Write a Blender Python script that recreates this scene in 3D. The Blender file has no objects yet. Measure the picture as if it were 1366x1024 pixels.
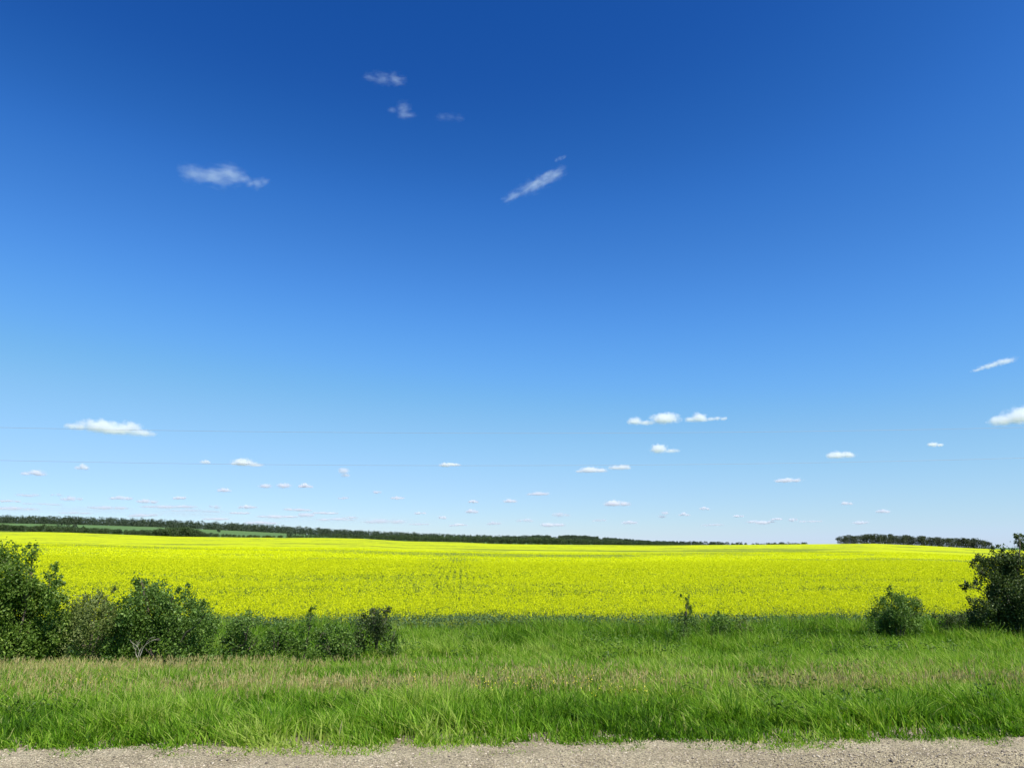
import bpy, math
import numpy as np
from mathutils import Matrix, Vector

R = math.radians
scene = bpy.context.scene
COL = scene.collection

# ------------------------------------------------------------------ camera
PW, PH, FPX = 1366.0, 1024.0, 950.0
PITCH, YAW, CAM_Z = R(12.8), R(-4.0), 2.0
cam_data = bpy.data.cameras.new('camera')
cam_data.sensor_width = 36.0
cam_data.lens = 36.0 * FPX / PW
cam_data.clip_start = 0.1
cam_data.clip_end = 120000.0
camera = bpy.data.objects.new('camera', cam_data)
COL.objects.link(camera)
camera.location = (0, 0, CAM_Z)
camera.rotation_euler = (math.pi / 2 + PITCH, 0, YAW)
scene.camera = camera
CAM_ROT = np.array(camera.rotation_euler.to_matrix())

# ------------------------------------------------------------------ sky and sun
SUN_AZ, SUN_EL = R(142.0), R(53.0)       # clockwise from +Y
world = bpy.data.worlds.new('World')
scene.world = world
world.use_nodes = True
wn, wl = world.node_tree.nodes, world.node_tree.links
wn.clear()
sky = wn.new('ShaderNodeTexSky')
sky.sky_type = 'NISHITA'
sky.sun_disc = False
sky.sun_elevation = SUN_EL
sky.sun_rotation = SUN_AZ
sky.altitude = 600
sky.air_density = 1.0
sky.dust_density = 0.3
sky.ozone_density = 4.0
sky_scale = wn.new('ShaderNodeVectorMath')
sky_scale.operation = 'SCALE'
sky_scale.inputs['Scale'].default_value = 0.1
sky_curve = wn.new('ShaderNodeRGBCurve')       # the deep, saturated blue of this clear day
SKY_CURVE = [
    [(0.0, 0.0), (0.071, 0.0080), (0.083, 0.0150), (0.100, 0.031), (0.178, 0.112), (0.268, 0.208), (0.597, 0.42), (1.0, 0.70)],
    [(0.0, 0.0), (0.129, 0.064), (0.147, 0.088), (0.179, 0.143), (0.305, 0.315), (0.429, 0.420), (0.668, 0.555), (1.0, 0.78)],
    [(0.0, 0.0), (0.259, 0.280), (0.289, 0.335), (0.342, 0.455), (0.508, 0.650), (0.575, 0.645), (0.65, 0.675), (1.0, 1.0)],
]
for _c, _pts in enumerate(SKY_CURVE):
    _cv = sky_curve.mapping.curves[_c]
    for _k, (_x, _y) in enumerate(_pts):
        if _k in (0, len(_pts) - 1):
            _cv.points[0 if _k == 0 else len(_cv.points) - 1].location = (_x, _y)
        else:
            _cv.points.new(_x, _y)
sky_curve.mapping.use_clip = False
sky_curve.mapping.extend = 'EXTRAPOLATED'
sky_curve.mapping.update()
bg = wn.new('ShaderNodeBackground')
bg.inputs['Strength'].default_value = 1.0
wo = wn.new('ShaderNodeOutputWorld')
wl.new(sky.outputs[0], sky_scale.inputs[0])
wl.new(sky_scale.outputs[0], sky_curve.inputs['Color'])
wl.new(sky_curve.outputs[0], bg.inputs['Color'])
wl.new(bg.outputs[0], wo.inputs['Surface'])

sun_data = bpy.data.lights.new('sun', 'SUN')
sun_data.energy = 5.0
sun_data.angle = R(0.53)
sun_data.color = (1.0, 0.97, 0.91)
sun = bpy.data.objects.new('sun', sun_data)
COL.objects.link(sun)
SUN_DIR = Vector((math.sin(SUN_AZ) * math.cos(SUN_EL), math.cos(SUN_AZ) * math.cos(SUN_EL), math.sin(SUN_EL)))
sun.rotation_euler = SUN_DIR.to_track_quat('Z', 'Y').to_euler()
sun.location = (60, -30, 90)

vs = scene.view_settings
vs.view_transform = 'Standard'
vs.look = 'None'
vs.exposure = 0.45
vs.gamma = 1.0
cy = scene.cycles
cy.use_denoising = True
cy.denoiser = 'OPENIMAGEDENOISE'
cy.denoising_input_passes = 'RGB_ALBEDO_NORMAL'
cy.denoising_prefilter = 'ACCURATE'
cy.max_bounces = 26
cy.diffuse_bounces = 3
cy.glossy_bounces = 2
cy.transmission_bounces = 3
cy.volume_bounces = 24
cy.transparent_max_bounces = 12
cy.use_adaptive_sampling = True
cy.adaptive_threshold = 0.01

# ------------------------------------------------------------------ helpers
rng = np.random.default_rng(7)


def at(px, py, y):
    """World point where the photograph's pixel meets the vertical plane Y = y."""
    d = CAM_ROT @ np.array([(px - PW / 2) / FPX, -(py - PH / 2) / FPX, -1.0])
    return np.array([0, 0, CAM_Z]) + d * (y / d[1])


def tag(o, label, cat, group=None, kind=None):
    o['label'] = label
    o['category'] = cat
    if group:
        o['group'] = group
    if kind:
        o['kind'] = kind
    return o


def empty(name, loc):
    o = bpy.data.objects.new(name, None)
    o.empty_display_size = 0.3
    o.location = loc
    COL.objects.link(o)
    return o


_lat = np.random.default_rng(99).random((256, 256))


def noise2(x, y):
    """Smooth value noise, 0..1."""
    x = np.asarray(x, float) + 1000.3
    y = np.asarray(y, float) + 1000.7
    xi, yi = np.floor(x).astype(int), np.floor(y).astype(int)
    fx, fy = x - xi, y - yi
    fx, fy = fx * fx * (3 - 2 * fx), fy * fy * (3 - 2 * fy)
    g = lambda i, j: _lat[i % 256, j % 256]
    return (g(xi, yi) * (1 - fx) * (1 - fy) + g(xi + 1, yi) * fx * (1 - fy)
            + g(xi, yi + 1) * (1 - fx) * fy + g(xi + 1, yi + 1) * fx * fy)


def fbm2(x, y, n=3):
    s, a, t = 0.0, 1.0, 0.0
    for k in range(n):
        s = s + a * noise2(x * 2 ** k + 17 * k, y * 2 ** k + 31 * k)
        t += a
        a *= 0.5
    return s / t


def smooth(a, b, x):
    t = np.clip((np.asarray(x, float) - a) / (b - a), 0, 1)
    return t * t * (3 - 2 * t)


class Soup:
    """Collects triangles with a material index and one float per vertex."""

    def __init__(self):
        self.v, self.f, self.m, self.t, self.n = [], [], [], [], 0

    def add(self, v, f, tint=0.5, mat=0):
        v = np.asarray(v, np.float32).reshape(-1, 3)
        f = np.asarray(f, np.int32).reshape(-1, 3)
        self.v.append(v)
        self.f.append(f + self.n)
        self.m.append(np.full(len(f), mat, np.int32))
        self.t.append(np.broadcast_to(np.asarray(tint, np.float32), (len(v),)).copy())
        self.n += len(v)
        return self

    def mesh(self, name, mats, shade=False):
        v, f = np.concatenate(self.v), np.concatenate(self.f)
        m, t = np.concatenate(self.m), np.concatenate(self.t)
        me = bpy.data.meshes.new(name)
        me.vertices.add(len(v))
        me.vertices.foreach_set('co', v.ravel())
        me.loops.add(len(f) * 3)
        me.loops.foreach_set('vertex_index', f.ravel())
        me.polygons.add(len(f))
        me.polygons.foreach_set('loop_start', np.arange(0, len(f) * 3, 3, dtype=np.int32))
        for mt in mats:
            me.materials.append(mt)
        me.polygons.foreach_set('material_index', m)
        me.polygons.foreach_set('use_smooth', np.full(len(f), shade, dtype=bool))
        at_ = me.attributes.new('tint', 'FLOAT', 'POINT')
        at_.data.foreach_set('value', t)
        me.update(calc_edges=True)
        return me

    def build(self, name, mats, parent=None, shade=False):
        o = bpy.data.objects.new(name, self.mesh(name, mats, shade))
        COL.objects.link(o)
        if parent is not None:
            o.parent = parent
        return o


def unit(a):
    return a / np.maximum(np.linalg.norm(a, axis=-1, keepdims=True), 1e-9)


def leaf_quads(c, length, width, g, up=0.0, fold=0.15):
    """Pointed leaves: n diamonds of two triangles, folded along the middle."""
    n = len(c)
    nrm = g.normal(size=(n, 3))
    nrm[:, 2] += up
    nrm = unit(nrm)
    a = unit(np.cross(nrm, g.normal(size=(n, 3))))
    b = np.cross(nrm, a)
    L, Wd = np.broadcast_to(length, (n,))[:, None], np.broadcast_to(width, (n,))[:, None]
    v = np.stack([c - a * L / 2, c + b * Wd / 2 + nrm * Wd * fold, c + a * L / 2, c - b * Wd / 2 + nrm * Wd * fold], 1)
    i = np.arange(n)[:, None] * 4
    f = np.concatenate([i + [0, 1, 2], i + [0, 2, 3]], 1).reshape(-1, 3)
    return v.reshape(-1, 3), f


def blades(pos, h, w, g, lean=0.35, wind=(0, 0), segs=3):
    """Curved grass blades, tapering to a point; neighbours bend much the same way."""
    n = len(pos)
    az = g.uniform(0, 2 * np.pi, n)
    face = g.uniform(0, 2 * np.pi, n)
    sw = 2 * np.pi * 1.6 * noise2(pos[:, 0] / 0.35, pos[:, 1] / 0.35)
    d = np.stack([np.cos(az) + 0.45 * np.cos(sw) + wind[0], np.sin(az) + 0.45 * np.sin(sw) + wind[1], np.zeros(n)], 1)
    le = (lean * g.uniform(0.1, 1.6, n))[:, None]
    s = np.stack([np.cos(face), np.sin(face), np.zeros(n)], 1)
    rings = []
    for k in range(segs):
        t = k / segs
        p = pos + d * le * h[:, None] * t ** 1.8
        p[:, 2] += h * (t - 0.22 * le[:, 0] * t * t)
        ww = (w * (1 - 0.75 * t ** 1.5))[:, None]
        rings += [p - s * ww / 2, p + s * ww / 2]
    tip = pos + d * le * h[:, None]
    tip[:, 2] += h * (1 - 0.22 * le[:, 0])
    v = np.stack(rings + [tip], 1)
    m = 2 * segs + 1
    i = np.arange(n)[:, None] * m
    tri = []
    for k in range(segs - 1):
        b = 2 * k
        tri += [[b, b + 1, b + 3], [b, b + 3, b + 2]]
    tri.append([2 * segs - 2, 2 * segs - 1, 2 * segs])
    f = np.concatenate([i + t for t in tri], 1).reshape(-1, 3)
    return v.reshape(-1, 3), f, m


def tube(points, radii, sides=6):
    pts = np.asarray(points, float)
    vs_, fs = [], []
    for k, (p, r) in enumerate(zip(pts, radii)):
        tdir = unit(pts[min(k + 1, len(pts) - 1)] - pts[max(k - 1, 0)])
        ref = np.array([0.13, 0.97, 0.2]) if abs(tdir[1]) < 0.9 else np.array([1.0, 0, 0])
        a = unit(np.cross(tdir, ref))
        b = np.cross(tdir, a)
        for j in range(sides):
            an = 2 * math.pi * j / sides
            vs_.append(p + r * (math.cos(an) * a + math.sin(an) * b))
    for k in range(len(pts) - 1):
        for j in range(sides):
            q, w = k * sides + j, k * sides + (j + 1) % sides
            fs += [[q, w, w + sides], [q, w + sides, q + sides]]
    top = (len(pts) - 1) * sides
    for j in range(1, sides - 1):
        fs.append([top, top + j, top + j + 1])
        fs.append([0, j + 1, j])
    return np.array(vs_), np.array(fs)


# ------------------------------------------------------------------ materials
def new_mat(name):
    m = bpy.data.materials.new(name)
    m.use_nodes = True
    m.node_tree.nodes.clear()
    return m, m.node_tree.nodes, m.node_tree.links


def plant_mat(name, stops, transl=0.35, rough=0.55, spec=0.35, tcol=(1.25, 1.35, 0.6)):
    """Leaf material: per-leaf colour from the tint attribute, some light passing through."""
    m, n, l = new_mat(name)
    at_ = n.new('ShaderNodeAttribute')
    at_.attribute_name = 'tint'
    cr = n.new('ShaderNodeValToRGB')
    while len(cr.color_ramp.elements) < len(stops):
        cr.color_ramp.elements.new(0.5)
    for e, (p, c) in zip(cr.color_ramp.elements, stops):
        e.position = p
        e.color = (*c, 1)
    pr = n.new('ShaderNodeBsdfPrincipled')
    pr.inputs['Roughness'].default_value = rough
    pr.inputs['Specular IOR Level'].default_value = spec
    tr = n.new('ShaderNodeBsdfTranslucent')
    mul = n.new('ShaderNodeMix')
    mul.data_type = 'RGBA'
    mul.blend_type = 'MULTIPLY'
    mul.inputs[0].default_value = 1.0
    mul.inputs[7].default_value = (*tcol, 1)
    mx = n.new('ShaderNodeMixShader')
    mx.inputs[0].default_value = transl
    out = n.new('ShaderNodeOutputMaterial')
    l.new(at_.outputs['Fac'], cr.inputs[0])
    l.new(cr.outputs[0], pr.inputs['Base Color'])
    l.new(cr.outputs[0], mul.inputs[6])
    l.new(mul.outputs[2], tr.inputs['Color'])
    l.new(pr.outputs[0], mx.inputs[1])
    l.new(tr.outputs[0], mx.inputs[2])
    l.new(mx.outputs[0], out.inputs['Surface'])
    return m


def bark_mat(name, c1, c2):
    m, n, l = new_mat(name)
    tc = n.new('ShaderNodeTexCoord')
    nz = n.new('ShaderNodeTexNoise')
    nz.inputs['Scale'].default_value = 9
    nz.inputs['Detail'].default_value = 4
    cr = n.new('ShaderNodeValToRGB')
    cr.color_ramp.elements[0].color = (*c1, 1)
    cr.color_ramp.elements[1].color = (*c2, 1)
    cr.color_ramp.elements[0].position = 0.35
    cr.color_ramp.elements[1].position = 0.65
    pr = n.new('ShaderNodeBsdfPrincipled')
    pr.inputs['Roughness'].default_value = 0.85
    out = n.new('ShaderNodeOutputMaterial')
    l.new(tc.outputs['Object'], nz.inputs['Vector'])
    l.new(nz.outputs[0], cr.inputs[0])
    l.new(cr.outputs[0], pr.inputs['Base Color'])
    l.new(pr.outputs[0], out.inputs['Surface'])
    return m


M_GRASS = plant_mat('grass_blade', [(0.0, (0.032, 0.085, 0.004)), (0.35, (0.112, 0.250, 0.007)), (0.7, (0.270, 0.415, 0.038)),
                                    (0.86, (0.38, 0.42, 0.11)), (1.0, (0.50, 0.43, 0.22))], 0.40, 0.6, 0.15)
M_SEED = plant_mat('seed_head', [(0.0, (0.27, 0.21, 0.070)), (0.5, (0.42, 0.34, 0.13)), (1.0, (0.60, 0.52, 0.24))], 0.3, 0.8, 0.1, (1.1, 1.0, 0.8))
M_PETAL = plant_mat('canola_petal', [(0.0, (0.535, 0.56, 0.004)), (1.0, (0.83, 0.86, 0.012))], 0.42, 0.6, 0.15, (1.1, 1.1, 0.6))
M_CANLEAF = plant_mat('canola_leaf', [(0.0, (0.045, 0.090, 0.030)), (0.6, (0.090, 0.155, 0.060)), (1.0, (0.17, 0.25, 0.12))], 0.25, 0.6, 0.2, (1.1, 1.3, 0.7))
M_CANINNER = plant_mat('canola_inner_leaf', [(0.0, (0.10, 0.15, 0.018)), (0.6, (0.16, 0.21, 0.024)), (1.0, (0.24, 0.29, 0.035))], 0.3, 0.7, 0.1, (1.1, 1.2, 0.6))
M_LEAF_DARK = plant_mat('dark_shrub_leaf', [(0.0, (0.032, 0.066, 0.010)), (0.55, (0.100, 0.180, 0.024)), (1.0, (0.260, 0.380, 0.080))], 0.34, 0.5, 0.3)
M_LEAF_SHADE = plant_mat('blackish_shaded_leaf', [(0.0, (0.026, 0.044, 0.010)), (0.55, (0.062, 0.096, 0.020)), (1.0, (0.160, 0.210, 0.055))], 0.30, 0.5, 0.3)  # blackish leaf; the right-hand shrubs' shade is put into this colour
M_LEAF_MID = plant_mat('green_shrub_leaf', [(0.0, (0.042, 0.090, 0.008)), (0.55, (0.115, 0.195, 0.022)), (1.0, (0.300, 0.410, 0.080))], 0.38, 0.5, 0.3)
M_LEAF_OLIVE = plant_mat('olive_willow_leaf', [(0.0, (0.070, 0.095, 0.018)), (0.55, (0.160, 0.200, 0.045)), (1.0, (0.320, 0.360, 0.140))], 0.34, 0.55, 0.25)
M_LEAF_GREY = plant_mat('grey_green_leaf', [(0.0, (0.055, 0.090, 0.030)), (0.55, (0.125, 0.170, 0.075)), (1.0, (0.280, 0.330, 0.200))], 0.28, 0.55, 0.25)
M_TREE = plant_mat('aspen_crown', [(0.0, (0.032, 0.044, 0.020)), (0.6, (0.058, 0.074, 0.034)), (1.0, (0.115, 0.130, 0.070))], 0.2, 0.6, 0.2)
M_TREE2 = plant_mat('belt_crown', [(0.0, (0.036, 0.062, 0.020)), (0.6, (0.070, 0.105, 0.034)), (1.0, (0.135, 0.175, 0.070))], 0.2, 0.6, 0.2)
M_WOOD = plant_mat('far_wood_crown', [(0.0, (0.040, 0.060, 0.036)), (0.6, (0.062, 0.085, 0.048)), (1.0, (0.11, 0.135, 0.075))], 0.2, 0.7, 0.1)
M_FLOWER = plant_mat('weed_flower', [(0.0, (0.70, 0.58, 0.02)), (1.0, (0.85, 0.75, 0.10))], 0.3)
M_BARK = bark_mat('shrub_bark', (0.045, 0.032, 0.022), (0.15, 0.115, 0.085))
M_DEAD = bark_mat('dead_wood', (0.20, 0.17, 0.12), (0.38, 0.34, 0.27))
M_ASPEN = bark_mat('aspen_bark', (0.16, 0.15, 0.12), (0.42, 0.40, 0.34))

# ------------------------------------------------------------------ the lie of the land
DITCH_Y = [-60, 8.0, 9.0, 12.0, 15.0, 18.0, 20.5, 23.0, 26.0, 30.0, 34.0, 37.0, 60.0]
DITCH_Z = [0.0, 0.0, -0.08, -0.45, -0.74, -1.00, -1.42, -1.74, -1.90, -2.02, -2.14, -2.25, -2.25]
EDGE_PX = [(-700, 706), (-300, 706), (0, 708), (95, 710), (230, 715.2), (330, 716.5), (430, 717), (480, 718), (540, 721.5), (610, 722.8),
           (660, 725), (730, 726), (880, 727), (1010, 726), (1090, 725.3), (1165, 724.6), (1230, 727.2), (1300, 731), (1400, 735), (2000, 738)]


def row(y, prof, dz=0.0):
    pts = np.array([at(px, py, y) for px, py in prof])
    return y, pts[:, 0] / y, pts[:, 2] + dz


CROP_H = 1.0
ROWS = [
    row(785.0, EDGE_PX, -CROP_H),
    row(870.0, [(px, py + 1.0) for px, py in EDGE_PX], -CROP_H),
    row(1010.0, [(-700, 704), (0, 706), (100, 706.5), (200, 708.5), (300, 713), (430, 717.5), (600, 723), (800, 728), (1100, 729), (1400, 736), (2000, 738)]),
    row(1300.0, [(-700, 693), (0, 697), (100, 699), (200, 702), (330, 708), (400, 712), (450, 715), (600, 721.5), (800, 727.2), (1000, 729), (1100, 731), (1400, 735), (2000, 737)]),
    row(1700.0, [(-700, 703), (0, 706), (200, 709), (450, 717), (600, 721.5), (680, 720), (720, 718), (770, 718.3), (810, 720.5), (870, 725), (1000, 729), (1100, 731), (1400, 734), (2000, 735)]),
    row(3000.0, [(-700, 731), (2000, 731)]),
    row(14000.0, [(-700, 730.5), (2000, 730.5)]),
]


def land(x, y):
    """Height of the bare ground."""
    x, y = np.broadcast_arrays(np.asarray(x, float), np.asarray(y, float))
    u = x / np.maximum(y, 1.0)
    zs = [np.interp(u, r[1], r[2]) for r in ROWS]
    ys = [37.0] + [r[0] for r in ROWS]
    zs = [np.full(x.shape, -2.25)] + zs
    z = zs[0].copy()
    for k in range(len(ys) - 1):
        t = np.clip((y - ys[k]) / (ys[k + 1] - ys[k]), 0, 1)
        if k == 0:
            t = t ** 1.12
        z = np.where(y > ys[k], zs[k] * (1 - t) + zs[k + 1] * t, z)
    near = np.interp(y, DITCH_Y, DITCH_Z)
    z = np.where(y < 37.0, near, z)
    z = z + smooth(9, 14, y) * (1 - smooth(34, 45, y)) * 0.22 * (fbm2(x / 3.2, y / 3.2) - 0.5)
    win = smooth(45, 90, y) * (1 - smooth(500, 760, y))
    z = z + win * 1.1 * (fbm2(x / 170 + 3.3, y / 60 + 1.7, 2) - 0.5)
    return z


def build_ground():
    ys = np.concatenate([np.linspace(-80, 6, 18), np.arange(6.4, 40, 0.4), np.geomspace(40, 14000, 170)])
    us = np.concatenate([np.linspace(-3.2, -0.95, 16)[:-1], np.linspace(-0.95, 1.1, 190), np.linspace(1.1, 3.4, 16)[1:]])
    Y, U = np.meshgrid(ys, us, indexing='ij')
    X = U * (np.abs(Y) + 14)
    Z = land(X, Y)
    Z = Z - 0.03 * (Y < 8.2)
    v = np.stack([X, Y, Z], -1).reshape(-1, 3)
    nu = len(us)
    i, j = np.meshgrid(np.arange(len(ys) - 1), np.arange(nu - 1), indexing='ij')
    a = (i * nu + j).ravel()
    f = np.concatenate([np.stack([a, a + 1, a + nu + 1], 1), np.stack([a, a + nu + 1, a + nu], 1)])
    # land use: 0 ditch soil and grass, 0.5 pasture and green crop, 1 canola far away
    use = np.where(Y < 800, 0.2, 0.5)
    use = np.where(Y < 8.9, 0.0, use)
    px = np.empty_like(X)
    d = np.stack([X, Y, Z - CAM_Z], -1) @ CAM_ROT
    px = PW / 2 + FPX * d[..., 0] / np.maximum(-d[..., 2], 1e-3)
    yel = (Y > 1450) & (Y < 1760) & (((px > 733) & (px < 747)) | ((px > 797) & (px < 806)))
    use = np.where(yel, 1.0, use)
    m, n, l = new_mat('ground_soil')
    at_ = n.new('ShaderNodeAttribute')
    at_.attribute_name = 'tint'
    cr = n.new('ShaderNodeValToRGB')
    for _ in range(2):
        cr.color_ramp.elements.new(0.5)
    for e, (p, c) in zip(cr.color_ramp.elements, [(0.0, (0.20, 0.165, 0.10)), (0.2, (0.065, 0.075, 0.022)), (0.5, (0.095, 0.165, 0.050)), (1.0, (0.34, 0.34, 0.02))]):
        e.position = p
        e.color = (*c, 1)
    tc = n.new('ShaderNodeTexCoord')
    nz = n.new('ShaderNodeTexNoise')
    nz.inputs['Scale'].default_value = 0.6
    nz.inputs['Detail'].default_value = 8
    mr = n.new('ShaderNodeMapRange')
    mr.inputs['To Min'].default_value = 0.6
    mr.inputs['To Max'].default_value = 1.4
    mul = n.new('ShaderNodeMix')
    mul.data_type = 'RGBA'
    mul.blend_type = 'MULTIPLY'
    mul.inputs[0].default_value = 1
    pr = n.new('ShaderNodeBsdfPrincipled')
    pr.inputs['Roughness'].default_value = 0.95
    pr.inputs['Specular IOR Level'].default_value = 0.1
    out = n.new('ShaderNodeOutputMaterial')
    l.new(at_.outputs['Fac'], cr.inputs[0])
    l.new(tc.outputs['Object'], nz.inputs['Vector'])
    l.new(nz.outputs[0], mr.inputs[0])
    l.new(cr.outputs[0], mul.inputs[6])
    l.new(mr.outputs[0], mul.inputs[7])
    l.new(mul.outputs[2], pr.inputs['Base Color'])
    l.new(pr.outputs[0], out.inputs['Surface'])
    o = Soup().add(v, f, use.ravel()).build('ground', [m], shade=True)
    tag(o, 'gently rolling prairie ground from the ditch to the hills', 'ground', kind='structure')


build_ground()


def road_edge(x):
    x = np.asarray(x, float)
    return 7.53 - 0.036 * x + 0.08 * (fbm2(x / 1.7, x * 0 + 5, 3) - 0.5) + 0.10 * (noise2(x / 0.22, x * 0 + 9) - 0.5)


def build_road():
    xs = np.arange(-60, 60.01, 0.12)
    ts = np.concatenate([np.linspace(0, 0.70, 8)[:-1], np.linspace(0.70, 1, 32)])
    T, X = np.meshgrid(ts, xs, indexing='ij')
    Y = -3.0 + T * (road_edge(X) + 0.75 + 3.0)
    Z = 0.012 + 0.05 * (1 - smooth(4, 8, Y)) + 0.02 * (fbm2(X / 0.5, Y / 0.5) - 0.5) * (T < 0.99) + np.minimum(land(X, Y), 0) - 0.05 * smooth(0.985, 1, T)
    Z = Z - 0.035 * np.exp(-((Y - 6.85) / 0.25) ** 2)
    nx = len(xs)
    i, j = np.meshgrid(np.arange(len(ts) - 1), np.arange(nx - 1), indexing='ij')
    a = (i * nx + j).ravel()
    f = np.concatenate([np.stack([a, a + 1, a + nx + 1], 1), np.stack([a, a + nx + 1, a + nx], 1)])
    m, n, l = new_mat('road_gravel')
    tc = n.new('ShaderNodeTexCoord')
    vo = n.new('ShaderNodeTexVoronoi')
    vo.inputs['Scale'].default_value = 80
    vo2 = n.new('ShaderNodeTexVoronoi')
    vo2.inputs['Scale'].default_value = 120
    nz = n.new('ShaderNodeTexNoise')
    nz.inputs['Scale'].default_value = 1.6
    nz.inputs['Detail'].default_value = 8
    cr = n.new('ShaderNodeValToRGB')
    cr.color_ramp.elements.new(0.5)
    for e, (p, c) in zip(cr.color_ramp.elements, [(0.25, (0.29, 0.235, 0.14)), (0.5, (0.40, 0.33, 0.20)), (0.75, (0.49, 0.415, 0.26))]):
        e.position = p
        e.color = (*c, 1)
    sep = n.new('ShaderNodeSeparateColor')
    mr = n.new('ShaderNodeMapRange')
    mr.inputs['To Min'].default_value = 0.4
    mr.inputs['To Max'].default_value = 1.5
    mul = n.new('ShaderNodeMix')
    mul.data_type = 'RGBA'
    mul.blend_type = 'MULTIPLY'
    mul.inputs[0].default_value = 1
    bp = n.new('ShaderNodeBump')
    bp.inputs['Strength'].default_value = 0.9
    bp.inputs['Distance'].default_value = 0.012
    bp.invert = True
    ad = n.new('ShaderNodeMath')
    pr = n.new('ShaderNodeBsdfPrincipled')
    pr.inputs['Roughness'].default_value = 0.92
    pr.inputs['Specular IOR Level'].default_value = 0.2
    out = n.new('ShaderNodeOutputMaterial')
    for q in (vo, vo2, nz):
        l.new(tc.outputs['Object'], q.inputs['Vector'])
    l.new(nz.outputs[0], cr.inputs[0])
    l.new(vo.outputs['Color'], sep.inputs[0])
    l.new(sep.outputs[0], mr.inputs[0])
    l.new(cr.outputs[0], mul.inputs[6])
    l.new(mr.outputs[0], mul.inputs[7])
    l.new(mul.outputs[2], pr.inputs['Base Color'])
    l.new(vo.outputs['Distance'], ad.inputs[0])
    l.new(vo2.outputs['Distance'], ad.inputs[1])
    l.new(ad.outputs[0], bp.inputs['Height'])
    l.new(bp.outputs[0], pr.inputs['Normal'])
    l.new(pr.outputs[0], out.inputs['Surface'])
    o = Soup().add(np.stack([X, Y, Z], -1).reshape(-1, 3), f).build('gravel_road', [m], shade=True)
    tag(o, 'pale tan gravel road along the near edge of the grass', 'road', kind='structure')

    # loose stones
    g = np.random.default_rng(21)
    n_ = 82000
    y = g.uniform(5.8, 8.6, n_)
    keep = g.random(n_) < np.where(y > 8.1, 0.30, 0.45 + 0.55 * np.exp(-((y - 7.25) / 0.2) ** 2))
    y = y[keep]
    x = g.uniform(-9.5, 10.5, len(y))
    s = 0.0038 + 0.008 * g.random(len(y)) ** 3.4
    big = g.random(len(y)) < 0.0016
    s = np.where(big, g.uniform(0.010, 0.020, len(y)), s)
    ico = np.array([[0, 0, 1], [.894, 0, .447], [.276, .851, .447], [-.724, .526, .447], [-.724, -.526, .447], [.276, -.851, .447],
                    [.724, .526, -.447], [-.276, .851, -.447], [-.894, 0, -.447], [-.276, -.851, -.447], [.724, -.526, -.447], [0, 0, -1]])
    tri = np.array([[0, 1, 2], [0, 2, 3], [0, 3, 4], [0, 4, 5], [0, 5, 1], [1, 6, 2], [2, 7, 3], [3, 8, 4], [4, 9, 5], [5, 10, 1],
                    [2, 6, 7], [3, 7, 8], [4, 8, 9], [5, 9, 10], [1, 10, 6], [11, 7, 6], [11, 8, 7], [11, 9, 8], [11, 10, 9], [11, 6, 10]])
    k = len(y)
    jit = ico[None] * g.uniform(0.7, 1.25, (k, 12, 1))
    sc = np.stack([g.uniform(0.8, 1.5, k), g.uniform(0.8, 1.3, k), g.uniform(0.5, 0.9, k)], 1)
    an = g.uniform(0, 6.28, k)
    p = jit * sc[:, None] * s[:, None, None]
    px_ = p[..., 0] * np.cos(an)[:, None] - p[..., 1] * np.sin(an)[:, None]
    py_ = p[..., 0] * np.sin(an)[:, None] + p[..., 1] * np.cos(an)[:, None]
    base = 0.012 + 0.05 * (1 - smooth(4, 8, y)) - 0.035 * np.exp(-((y - 6.85) / 0.25) ** 2) + np.minimum(land(x, y), 0)
    v = np.stack([px_ + x[:, None], py_ + y[:, None], p[..., 2] + (base + s * 0.25)[:, None]], -1)
    f = (np.arange(k)[:, None, None] * 12 + tri[None]).reshape(-1, 3)
    m2, n, l = new_mat('loose_stone')
    at_ = n.new('ShaderNodeAttribute')
    at_.attribute_name = 'tint'
    cr = n.new('ShaderNodeValToRGB')
    cr.color_ramp.elements.new(0.5)
    for e, (p_, c) in zip(cr.color_ramp.elements, [(0.0, (0.085, 0.065, 0.05)), (0.5, (0.36, 0.29, 0.195)), (1.0, (0.54, 0.46, 0.33))]):
        e.position = p_
        e.color = (*c, 1)
    pr = n.new('ShaderNodeBsdfPrincipled')
    pr.inputs['Roughness'].default_value = 0.85
    out = n.new('ShaderNodeOutputMaterial')
    l.new(at_.outputs['Fac'], cr.inputs[0])
    l.new(cr.outputs[0], pr.inputs['Base Color'])
    l.new(pr.outputs[0], out.inputs['Surface'])
    tint = np.where(big[:] if len(big) == k else False, g.uniform(0, 0.3, k), np.clip(g.normal(0.55 - 0.30 * smooth(0.5, 4, x) * np.exp(-((y - 7.12 + 0.03 * x) / 0.10) ** 2), 0.24, k), 0, 1))
    o = Soup().add(v.reshape(-1, 3), f, np.repeat(tint, 12)).build('gravel', [m2])
    tag(o, 'loose tan and dark stones scattered on the road shoulder', 'gravel', kind='stuff')


build_road()


# ------------------------------------------------------------------ canola field
def field_edge(x):
    x = np.asarray(x, float)
    return 36.0 + 2.2 * (fbm2(x / 2.6, x * 0 + 2.2, 4) - 0.5)


def bare_front(x):
    """The stretch of the margin where the front plants carry no blossom."""
    x = np.asarray(x, float)
    return np.exp(-((x + 0.8) / 3.4) ** 4) + 0.5 * np.exp(-((x - 4.5) / 1.5) ** 2)


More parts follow.
